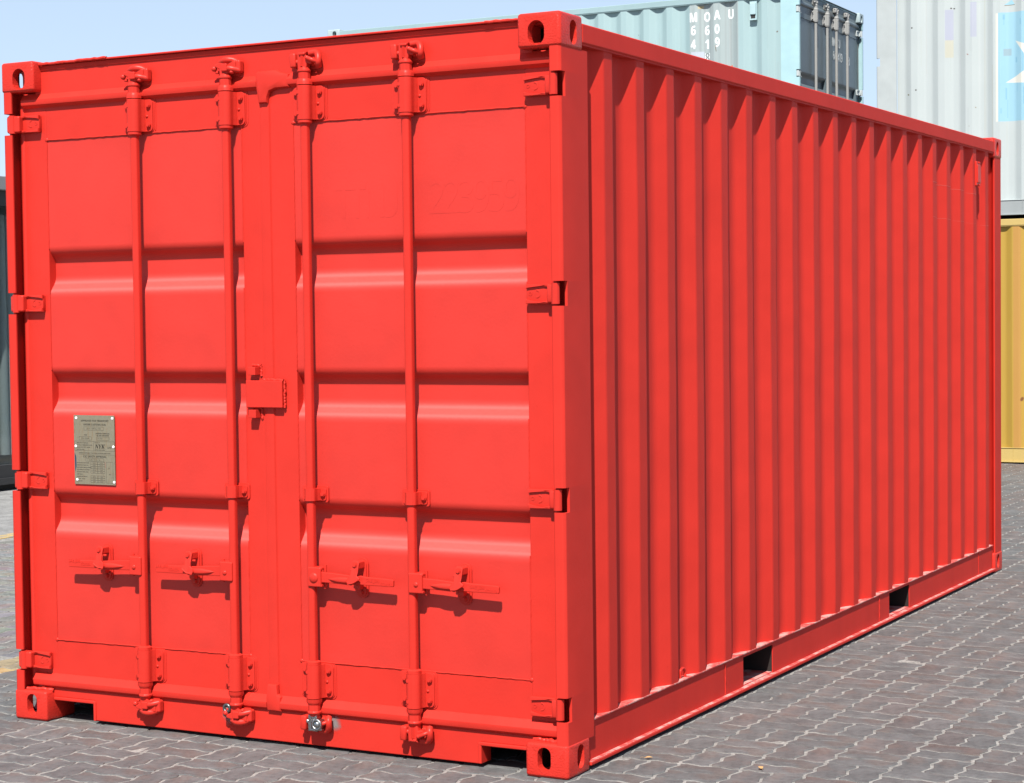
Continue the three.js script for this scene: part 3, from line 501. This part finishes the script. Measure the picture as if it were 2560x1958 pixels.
{ // corroded data plate
  const W = 520, H = 700, c = document.createElement('canvas'); c.width = W; c.height = H; const x = c.getContext('2d'), R = rng(9);
  x.fillStyle = '#8f8772'; x.fillRect(0, 0, W, H);
  for (let i = 0; i < 900; i++) { const a = 0.03 + 0.1 * R(); x.fillStyle = R() < 0.4 ? `rgba(120,85,45,${a})` : R() < 0.5 ? `rgba(165,162,142,${a})` : `rgba(70,70,64,${a})`; x.beginPath(); x.ellipse(R() * W, R() * H, 2 + 14 * R() * R(), 3 + 30 * R() * R(), R() * 0.4, 0, 7); x.fill(); }
  for (let i = 0; i < 60; i++) { x.strokeStyle = `rgba(140,90,35,${0.12 + 0.2 * R()})`; x.lineWidth = 1 + 5 * R(); const px = R() * W, py = R() * H; x.beginPath(); x.moveTo(px, py); x.lineTo(px + 6 * (R() - 0.5), py + 30 + 120 * R()); x.stroke(); }
  x.fillStyle = '#35485c'; x.beginPath(); x.moveTo(4, 380); x.lineTo(24, 420); x.lineTo(26, 520); x.lineTo(8, 580); x.fill();
  x.fillStyle = '#24231f'; x.strokeStyle = '#34322c'; x.lineWidth = 2.2;
  const T = (s, px, py, f, al = 'left') => { x.font = f; x.textAlign = al; x.fillText(s, px, py); };
  T('APPROVED FOR TRANSPORT', W / 2 + 10, 66, 'bold 27px sans-serif', 'center'); T('UNDER CUSTOMS SEAL', W / 2 + 10, 104, 'bold 27px sans-serif', 'center');
  x.strokeRect(130, 118, 250, 34); T('GB / C 1364 GL / 502', 255, 143, '20px sans-serif', 'center');
  T('TYPE', 150, 208, 'bold 18px sans-serif', 'center'); x.strokeRect(68, 218, 156, 34); T('2CH 5950M', 146, 242, '20px sans-serif', 'center');
  T("MANUFACTURER'S No.", 370, 190, 'bold 17px sans-serif', 'center'); T('OF THE CONTAINER', 370, 210, 'bold 17px sans-serif', 'center'); x.strokeRect(290, 218, 160, 34); T('176 747', 330, 242, '20px sans-serif', 'center');
  x.strokeRect(6, 264, W - 12, 96); x.beginPath(); x.moveTo(250, 264); x.lineTo(250, 360); x.stroke();
  for (const [i, s] of ['MANUFACTURED BY', 'HYUNDAI PRECISION & IND.', 'ULSAN FACTORY, KOREA', 'DATE 05/1994'].entries()) T(s, 34, 286 + i * 22, 'bold 15px sans-serif');
  T('OWNED BY', 262, 282, 'bold 13px sans-serif'); x.fillStyle = '#0f0f0e'; T('NYK', 264, 334, 'italic bold 56px serif'); T('LINE', 424, 332, 'italic bold 22px serif'); x.fillStyle = '#24231f'; T('NIPPON YUSEN KAISHA', 262, 354, 'bold 12px sans-serif');
  T('TIMBER COMPONENT TREATMENT IM/RADALEUM F/1992', W / 2, 388, 'bold 15px sans-serif', 'center'); x.beginPath(); x.moveTo(60, 398); x.lineTo(W - 6, 398); x.stroke();
  T('CSC SAFETY APPROVAL', W / 2 + 4, 428, 'bold 28px sans-serif', 'center'); x.strokeRect(146, 436, 230, 30); T('K-BV / 1019 / 94', 261, 459, '20px sans-serif', 'center');
  for (const [i, s] of ['DATE MANUFACTURED', 'IDENTIFICATION No.', 'MAXIMUM GROSS WEIGHT', 'ALLOWABLE STACKING', 'RACKING TEST LOAD', 'END WALL', 'MAXIMUM GROSS', 'ALLOW. STACK', 'PAYLOAD'].entries()) T(s, 30, 488 + i * 23, 'bold 15px sans-serif');
  for (const [yy, n] of [[472, 5], [612, 3]]) for (let i = 0; i < n; i++) for (let k = 0; k < 2; k++) { x.strokeRect(208 + k * 92, yy + i * 23, 88, 22); T(`${Math.floor(10000 + 20000 * R())}`, 252 + k * 92, yy + 17 + i * 23, '15px sans-serif', 'center'); }
  x.strokeRect(408, 470, 84, 210); T('94', 432, 540, '18px sans-serif'); T('96', 440, 600, '18px sans-serif'); x.strokeStyle = 'rgba(200,40,30,.7)'; x.beginPath(); x.moveTo(392, 470); x.lineTo(398, 530); x.stroke();
  for (let i = 0; i < 500; i++) { x.fillStyle = R() < 0.6 ? 'rgba(145,139,116,.75)' : 'rgba(150,110,60,.4)'; x.fillRect(R() * W, R() * H, 1 + 6 * R(), 1 + 3 * R()); }
  const t = new THREE.CanvasTexture(c); t.colorSpace = THREE.SRGBColorSpace;
  const face = std({ map: t, metalness: 0.35, roughness: 0.45, bumpMap: castBump, bumpScale: 0.0004, color: rgb(0.8, 0.8, 0.8) });
  const g = new THREE.BoxGeometry(0.2, 0.27, 0.003), uvA = g.attributes.uv; // front face carries the print
  const dp = add(redBox, 'data_plate', g, face, 'corroded metal data plate riveted to the left door'); dp.position.set(-2.05, 1.075, D + 0.0028);
  for (const [rx, ry] of [[-0.088, 0.123], [0.09, 0.123], [-0.092, 0.013], [0.093, 0.013], [-0.088, -0.118], [0.094, -0.124]]) add(dp, 'rivet', [dome(0.0058, rx, ry, 0.0012, 0.6)], std({ color: rgb(0.82, 0.82, 0.8), metalness: 0.2, roughness: 0.4 }));
}
{ // old numbers showing through the new paint as a raised edge
  const T = (s, x, y, sz) => new TextGeometry(s, { font, size: sz, depth: 0.002, curveSegments: 4, bevelEnabled: false }).scale(0.86, 1.0, 1).translate(x, y, D - 0.0025 - 0.0015);
  const gs = []; const word = (s, x, step, y) => [...s].forEach((ch, i) => gs.push(T(ch, x + i * step, y, 0.115)));
  word('TTNU', -0.93, 0.058, 1.93); word('223959', -0.55, 0.0585, 1.935); { const q = new THREE.Vector3(), B = (x, y) => sheetBump(x, y, -1.107, -0.161, 0.317, 2.288, 41); for (const g of gs) { const p = g.attributes.position; for (let i = 0; i < p.count; i++) p.setZ(i, p.getZ(i) + B(p.getX(i), p.getY(i)));
    const nn = g.attributes.normal; for (let i = 0; i < p.count; i++) if (nn.getZ(i) > 0.9) { const x = p.getX(i), y = p.getY(i), h = 0.02; q.set(-(B(x + h, y) - B(x - h, y)) / (2 * h), -(B(x, y + h) - B(x, y - h)) / (2 * h), 1).normalize(); nn.setXYZ(i, q.x, q.y, q.z); } } }
  add(redDoors[1], 'painted_over_lettering', gs, M.redPanel);
  add(redDoors[1], 'painted_over_lettering', [T('0', -0.142, 1.945, 0.115).translate(0, 0, 0.0022)], M.red);
}
{ // overspray left where two cams were reworked
  const sm = (w, h, seed) => { const N = 128, d = new Uint8Array(N * N * 4); for (let y = 0; y < N; y++) for (let x = 0; x < N; x++) { const r = Math.hypot(x / N - 0.5, y / N - 0.5) * 2, a = (1 - sstep(0.1, 0.95, r + 0.35 * fbm(x / 30 + seed, y / 30, 2, 3))) * (0.6 + 0.4 * hash(x, y + seed)), o = (y * N + x) * 4; d[o] = d[o + 1] = d[o + 2] = a * 255; d[o + 3] = 255; } const t = new THREE.DataTexture(d, N, N); t.magFilter = THREE.LinearFilter; t.needsUpdate = true; return t; };
  for (const [x, y, w, h, s] of [[-0.965, 0.103, 0.075, 0.085, 3], [-1.43, 0.1, 0.075, 0.11, 8]]) {
    const m = add(redBox, 'grey_overspray', new THREE.PlaneGeometry(w, h), std({ color: rgb(0.2, 0.19, 0.185), alphaMap: sm(w, h, s), transparent: true, roughness: 0.8 })); m.position.set(x, y, -0.0488); m.castShadow = false;
  }
}
for (const [s0, s1, y0, y1] of [[4.58, 5.775, 2.075, 2.065], [4.58, 5.5, 2.262, 2.235]]) { // edges of old stickers under the paint
  const path = corrugation(0.214, 5.875, 0.403, 0.281, 0.036, 0.072, 0.068, 0.016).filter(([q]) => q > s0 && q < s1), R = rng(s1 * 100);
  add(redBox, 'scratch', [tube(path.map(([q, d]) => [-0.0095 - d, lerp(y0, y1, (q - s0) / (s1 - s0)) + 0.002 * (R() - 0.5), -q]), 0.0012, 240, 5)], std({ color: rgb(0.5, 0.075, 0.055), roughness: 0.6 }));
}
add(redBox, 'lashing_ring', [tube([[-0.03, 0.168, -1.06], [-0.028, 0.2, -1.062], [-0.026, 0.205, -1.085], [-0.026, 0.19, -1.1], [-0.026, 0.17, -1.1]], 0.0055, 20, 8)], M.red);
{
  const v = add(redBox, 'ventilator', [box(-0.03, 0.006, 2.302, 2.405, -5.545, -5.475, 0.004), box(-0.03, 0.0, 2.285, 2.425, -5.553, -5.467, 0.003)], M.red);
  for (const y of [2.418, 2.29]) add(v, 'bolt', [hexBolt(0, 0, 0, 0.006, 0.005).rotateY(Math.PI / 2).translate(0, y, -5.51)], M.red);
}

// ------------------------------------------------------------------ background containers
function sideCanvas(w, h, base, draw) { // full-length side print, 0..L by 0..H metres, y up
  const c = document.createElement('canvas'); c.width = w; c.height = h; const x = c.getContext('2d'); x.fillStyle = base; x.fillRect(0, 0, w, h); draw(x, w / CL, h / 2.6, h);
  const t = new THREE.CanvasTexture(c); t.colorSpace = THREE.SRGBColorSpace; t.wrapS = t.wrapT = THREE.ClampToEdgeWrapping; t.anisotropy = 8; return t;
}
function streaks(x, w, h, R, n, cols) { for (let i = 0; i < n; i++) { x.fillStyle = cols[Math.floor(R() * cols.length)].replace('A', (0.04 + 0.12 * R()).toFixed(3)); x.fillRect(R() * w, R() * h * 0.8, 1 + 10 * R() * R(), 30 + h * 0.6 * R()); } }
function rustSpots(x, w, h, R, n) { for (let i = 0; i < n; i++) { x.fillStyle = `rgba(${70 + 50 * R()},${45 + 25 * R()},30,${0.4 + 0.5 * R()})`; x.beginPath(); x.ellipse(R() * w, R() * h, 1 + 3 * R(), 1 + 5 * R() * R(), R(), 0, 7); x.fill(); } }
const backPaint = (c, o = {}) => std({ color: rgb(...c), map: paintMap, roughness: 0.6, bumpMap: paintBump, bumpScale: 0.0006, ...o });

// light blue container, upper tier of the left stack
const XR = -4.373, ZB = -17.425, TURN = Math.PI / 2 + 0.0155, LOWER = 2.54;
{
  const wallTex = sideCanvas(2048, 880, '#9fb9bb', (x, px, py, h) => {
    const R = rng(21), W = 2048; streaks(x, W, h, R, 240, ['rgba(140,158,158,A)', 'rgba(176,198,198,A)', 'rgba(122,152,156,A)', 'rgba(135,126,112,A)']);
    x.save(); x.translate(W, 0); x.scale(-1, 1); // the door end is at u = 0, and this side is read towards the door end
    const X = (d) => (CL - d) * px, Y = (y) => h - y * py; // distance from the door end and height, in metres
    x.fillStyle = 'rgba(163,175,175,.92)'; x.fillRect(X(1.285), Y(2.5), X(0.71) - X(1.285), Y(1.0) - Y(2.5));
    for (let i = 0; i < 40; i++) { x.fillStyle = `rgba(${R() < 0.5 ? '138,146,146' : '172,180,178'},${0.1 + 0.2 * R()})`; x.fillRect(X(1.28 - 0.56 * R()), Y(2.5), 2 + 8 * R(), (Y(1.0) - Y(2.5)) * R()); }
    x.fillStyle = 'rgba(186,194,204,.95)'; x.fillRect(X(1.271), Y(1.966), X(1.125) - X(1.271), 70);
    x.textAlign = 'center'; x.textBaseline = 'middle'; x.fillStyle = '#fbfdfd';
    const G = (t, d, y) => { x.save(); x.translate(X(d), Y(y)); x.scale(0.8, 1); x.font = 'bold 48px sans-serif'; x.fillText(t, 0, 0); x.restore(); };
    for (const [t, d, y] of [['M', 1.24, 2.353], ['O', 1.087, 2.35], ['A', 0.958, 2.358], ['U', 0.805, 2.357], ['6', 1.242, 2.203], ['6', 1.089, 2.197], ['0', 0.96, 2.2], ['4', 1.242, 2.05], ['1', 1.087, 2.044], ['9', 0.958, 2.054]]) G(t, d, y);
    x.fillRect(X(1.118), Y(1.945), X(1.058) - X(1.118), 36); x.fillStyle = '#7f8a8a'; G('8', 1.088, 1.893);
    x.fillStyle = '#d8704f'; x.fillRect(X(0.808), Y(1.79), 6, 16); x.fillStyle = '#cfd6d6'; x.fillRect(X(0.985), Y(1.8), 24, 12);
    x.strokeStyle = '#5b4a35'; x.lineWidth = 2; x.beginPath(); x.moveTo(X(0.983), Y(2.025)); x.lineTo(X(0.972), Y(1.953)); x.stroke();
    x.fillStyle = '#7a5a2c'; x.beginPath(); x.arc(X(1.157), Y(2.455), 4, 0, 7); x.fill(); x.fillStyle = 'rgba(205,185,140,.8)'; x.fillRect(X(1.19), Y(2.475), 22, 10);
    x.restore(); rustSpots(x, W, h, R, 26);
  });
  wallTex.repeat.set(1 / CL, 1 / 2.6);
  const blue = [0.235, 0.335, 0.35], teal = [0.095, 0.125, 0.14], grey = [0.26, 0.26, 0.25];
  const mats = { cast: backPaint([0.3, 0.37, 0.38]), post: backPaint([0.30, 0.46, 0.49]), side: std({ map: wallTex, color: rgb(0.72, 0.72, 0.72), roughness: 0.6, bumpMap: paintBump, bumpScale: 0.0006 }), rail: backPaint(blue), door: backPaint(teal, { roughness: 0.4 }), rod: backPaint(grey), header: backPaint([0.15, 0.19, 0.2]), gasket: backPaint([0.12, 0.12, 0.11]), hinge: backPaint([0.38, 0.42, 0.42]) };
  const up = thing('shipping_container', 'pale blue container with white lettering and dark doors behind the red one', 'shipping container', [XR, LOWER, ZB], TURN);
  buildContainer(up, mats, { seed: 40, dent: 0.003, grooves: [[1.675, 1.54], [1.2, 1.065], [0.75, 0.6]], pockets: false, handles: false });
  { // white numbers on the right-hand door
    const gs = [], put = (t, d, y, sz) => gs.push(new TextGeometry(t, { font, size: sz, depth: 0.001, curveSegments: 3, bevelEnabled: false }).scale(0.8, 1, 1).translate(d - CW, y, D + 0.001));
    put('MOAU', 1.34, 2.1, 0.1); put('660419', 1.38, 1.945, 0.1); put('8', 1.975, 1.94, 0.1);
    const d = up.children.filter((c) => c.name === 'door')[1]; add(d, 'painted_lettering', gs, std({ color: rgb(0.62, 0.66, 0.66), roughness: 0.6 }));
  }
  const ve = add(up, 'ventilator', [box(-CW - 0.02, -CW + 0.02, 2.325, 2.45, -0.562, -0.498, 0.004), box(-CW - 0.004, -CW + 0.02, 2.265, 2.47, -0.57, -0.49)], backPaint([0.32, 0.45, 0.47]));
  add(ve, 'opening', [box(-CW - 0.007, -CW + 0.01, 2.285, 2.32, -0.556, -0.506)], M.dark);
  const low = thing('shipping_container', 'grey container carrying the pale blue one, hidden behind the red container', 'shipping container', [XR, 0, ZB], TURN); low.scale.y = LOWER / 2.591;
  const gm = backPaint([0.25, 0.27, 0.28]); buildContainer(low, { cast: gm, post: gm, side: gm, rail: gm, door: gm, rod: gm }, { seed: 44, doors: false, pockets: false });
}
// off-white container standing on the yellow one
const ZW = -14.35, XW = -3.29, YW = 2.507;
{
  const wallTex = sideCanvas(2048, 880, '#b8c0bf', (x, px, py, h) => {
    const R = rng(31), W = 2048; streaks(x, W, h, R, 200, ['rgba(165,174,174,A)', 'rgba(200,208,207,A)', 'rgba(160,168,164,A)', 'rgba(175,162,136,A)']);
    const X = (wx) => (wx - XW) * px, Y = (wy) => h - (wy - YW) * py;
    x.fillStyle = 'rgba(172,175,192,.9)'; x.fillRect(X(-2.57), Y(4.64), 27, Y(4.33) - Y(4.64)); x.fillStyle = 'rgba(190,188,172,.9)'; x.fillRect(X(-2.57), Y(4.33), 27, 60); x.fillStyle = 'rgba(172,176,192,.8)'; x.fillRect(X(-2.31), Y(4.7), 20, 120);
    // blue square with a white seven-pointed star and a pale outline
    x.fillStyle = '#d8d6ca'; x.fillRect(X(-2.053), Y(4.56), 8, Y(3.47) - Y(4.56)); x.fillStyle = '#97c2d3'; x.fillRect(X(-2.03), Y(4.565), X(-0.95) - X(-2.03), Y(3.47) - Y(4.565));
    x.beginPath(); x.moveTo(X(-1.975), Y(4.64)); x.lineTo(X(-1.9), Y(4.69)); x.lineTo(X(-1.87), Y(4.64)); x.closePath(); x.fill();
    for (let i = 0; i < 60; i++) { x.fillStyle = `rgba(${R() < 0.5 ? '138,188,208' : '100,156,184'},${0.15 + 0.25 * R()})`; x.fillRect(X(-2.03 + 1.05 * R()), Y(4.56) + 330 * R(), 2 + 5 * R(), 10 + 80 * R()); }
    x.fillStyle = 'rgba(148,170,180,.85)'; x.fillRect(X(-1.98), Y(4.2), 26, 24);
    x.fillStyle = '#dcdacf'; x.beginPath(); const cx = X(-1.48), cy = Y(3.97); for (let i = 0; i < 14; i++) { const a = -Math.PI / 2 + i * Math.PI / 7, r = i % 2 ? 72 : 166; x[i ? 'lineTo' : 'moveTo'](cx + r * Math.cos(a), cy + r * Math.sin(a)); } x.closePath(); x.fill();
    rustSpots(x, W, h, R, 22); x.fillStyle = '#3a3430'; for (const [wx, wy] of [[-2.52, 4.66], [-2.49, 4.655], [-2.92, 4.49], [-2.88, 3.85], [-3.1, 3.98], [-3.1, 3.9]]) { x.fillRect(X(wx), Y(wy), 5, 4); }
    x.strokeStyle = '#7b6a55'; x.lineWidth = 2; x.beginPath(); x.moveTo(X(-1.97), Y(4.635)); x.lineTo(X(-1.87), Y(4.638)); x.stroke();
  });
  wallTex.repeat.set(1 / CL, 1 / 2.6);
  const w = [0.345, 0.375, 0.372];
  const wm = backPaint(w), wr = backPaint([0.24, 0.26, 0.26]);
  const box1 = thing('shipping_container', 'off white container with a blue and white star panel stacked on the yellow container', 'shipping container', [XW, YW, ZW], -Math.PI / 2);
  box1.scale.y = 1.0; const mats = { cast: wm, post: wm, side: std({ map: wallTex, color: rgb(0.72, 0.72, 0.72), roughness: 0.6, bumpMap: paintBump, bumpScale: 0.0006 }), rail: wr, ledge: wm, door: wm, rod: wm };
  buildContainer(box1, mats, { seed: 50, dent: 0.004, doors: false });
  // a scrawled marking on the bottom rail
  add(box1, 'scrawled_marking', [tube([[-0.028, 0.105, -1.42], [-0.028, 0.075, -1.425], [-0.028, 0.075, -1.445], [-0.028, 0.105, -1.45], [-0.028, 0.08, -1.455], [-0.028, 0.09, -1.475]], 0.0018, 24, 5), tube([[-0.028, 0.05, -1.5], [-0.028, 0.11, -1.495], [-0.028, 0.12, -1.52], [-0.028, 0.09, -1.525], [-0.028, 0.085, -1.505]], 0.0018, 24, 5)], M.dark);
  const yTex = sideCanvas(1024, 440, '#b28f36', (x, px, py, h) => { const R = rng(61); streaks(x, 1024, h, R, 160, ['rgba(190,155,82,A)', 'rgba(208,188,126,A)', 'rgba(172,138,70,A)']); for (let k = 0; k < 21; k++) { x.fillStyle = 'rgba(182,132,62,.9)'; x.fillRect((0.38 + k * 0.281) * px, 0, 13, h); } rustSpots(x, 1024, h, R, 60); });
  yTex.repeat.set(1 / CL, 1 / 2.6);
  const ys = 0.9665, yc = [0.70, 0.5, 0.14], ym = backPaint([0.42, 0.3, 0.095]);
  const box2 = thing('shipping_container', 'yellow corrugated container on the ground under the off white one at right', 'shipping container', [-3.387, 0, ZW], -Math.PI / 2); box2.scale.y = ys;
  buildContainer(box2, { cast: ym, post: ym, side: std({ map: yTex, color: rgb(0.75, 0.75, 0.75), roughness: 0.6, bumpMap: paintBump, bumpScale: 0.0006 }), rail: ym, door: ym, rod: ym }, { seed: 55, dent: 0.003, doors: false });
}
// glazed cabin at the far left
{
  const cab = thing('site_cabin', 'dark framed cabin with a tall glass front at the far left edge', 'cabin', [-9.75, 0, -8.2]);
  const grey = backPaint([0.2, 0.2, 0.205]), black = backPaint([0.022, 0.022, 0.024]);
  add(cab, 'roof', [box(-3, 0.06, 2.8, 2.93, -4.5, 4.2, 0.01)], grey);
  add(cab, 'frame', [box(-0.12, 0.0, 2.66, 2.8, -4.4, 4.1), box(-0.12, 0.02, 0.12, 0.24, -4.4, 4.1), ...[-4.4, -1.5, 1.2, 4.0].map((z) => box(-0.1, 0.01, 0.24, 2.66, z, z + 0.1))], black);
  add(cab, 'base', [box(-2.95, 0.05, 0.06, 0.12, -4.4, 4.1), box(-2.9, -0.1, 0.0, 0.06, -4.3, 4.0)], black);
  for (const [a, b] of [[-4.3, -1.5], [-1.4, 1.2], [1.3, 4.0]]) add(cab, 'pane', [box(-0.06, -0.05, 0.24, 2.66, a, b)], std({ color: rgb(0.84, 0.88, 0.88), roughness: 0.06, transmission: 1, thickness: 0, ior: 1.5 }));
  add(cab, 'wall', [box(-2.9, -2.85, 0.12, 2.8, -4.4, 4.1), box(-2.9, -0.12, 0.12, 2.8, -4.4, -4.34), box(-2.9, -0.12, 0.12, 2.8, 4.04, 4.1)], backPaint([0.3, 0.34, 0.34]));
  add(cab, 'floor', [box(-2.85, -0.1, 0.12, 0.135, -4.3, 4.0)], backPaint([0.3, 0.3, 0.3]));
  for (const [z, c] of [[-1.0, [0.36, 0.38, 0.38]], [0.2, [0.28, 0.3, 0.31]]]) add(cab, 'curtain', [...Array.from({ length: 9 }, (_, i) => cyl(0.05, 0.04, 0.3, 2.6, -0.35 + 0.02 * (i % 2), z + i * 0.08, 10))], std({ color: rgb(...c), roughness: 0.9 }));
}

// dry leaves blown onto the paving
for (const [x, z, a, label] of [[0.099, -0.415, 0.4, 'tan dry leaf on the paving close beside the bottom rail'], [0.530, -0.431, 2.1, 'tan dry leaf out on the open paving towards the lower right']]) {
  const pts = []; for (let i = 0; i <= 12; i++) { const t = i / 12; pts.push([0.03 * t, 0.009 * Math.sin(Math.PI * t)]); } for (let i = 11; i > 0; i--) { const t = i / 12; pts.push([0.03 * t, -0.009 * Math.sin(Math.PI * t)]); }
  const g = plate(pts, 0, 0.0012, 0.0003); const p = g.attributes.position; for (let i = 0; i < p.count; i++) p.setZ(i, p.getZ(i) + 0.004 * Math.sin(p.getX(i) * 90) + 0.002); g.rotateX(-Math.PI / 2); g.computeVertexNormals();
  const l = thing('fallen_leaf', label, 'leaf', [x, 0.002, z], a, 'dry leaves on the paving'); l.scale.setScalar(1.0);
  add(l, 'blade', g, std({ color: rgb(0.42, 0.25, 0.1), roughness: 0.8 })); add(l, 'stalk', [tube([[0, 0.004, 0], [-0.008, 0.006, 0.002], [-0.014, 0.003, 0]], 0.0008, 8, 5)], std({ color: rgb(0.3, 0.18, 0.08), roughness: 0.8 }));
}

renderer.render(scene, camera);
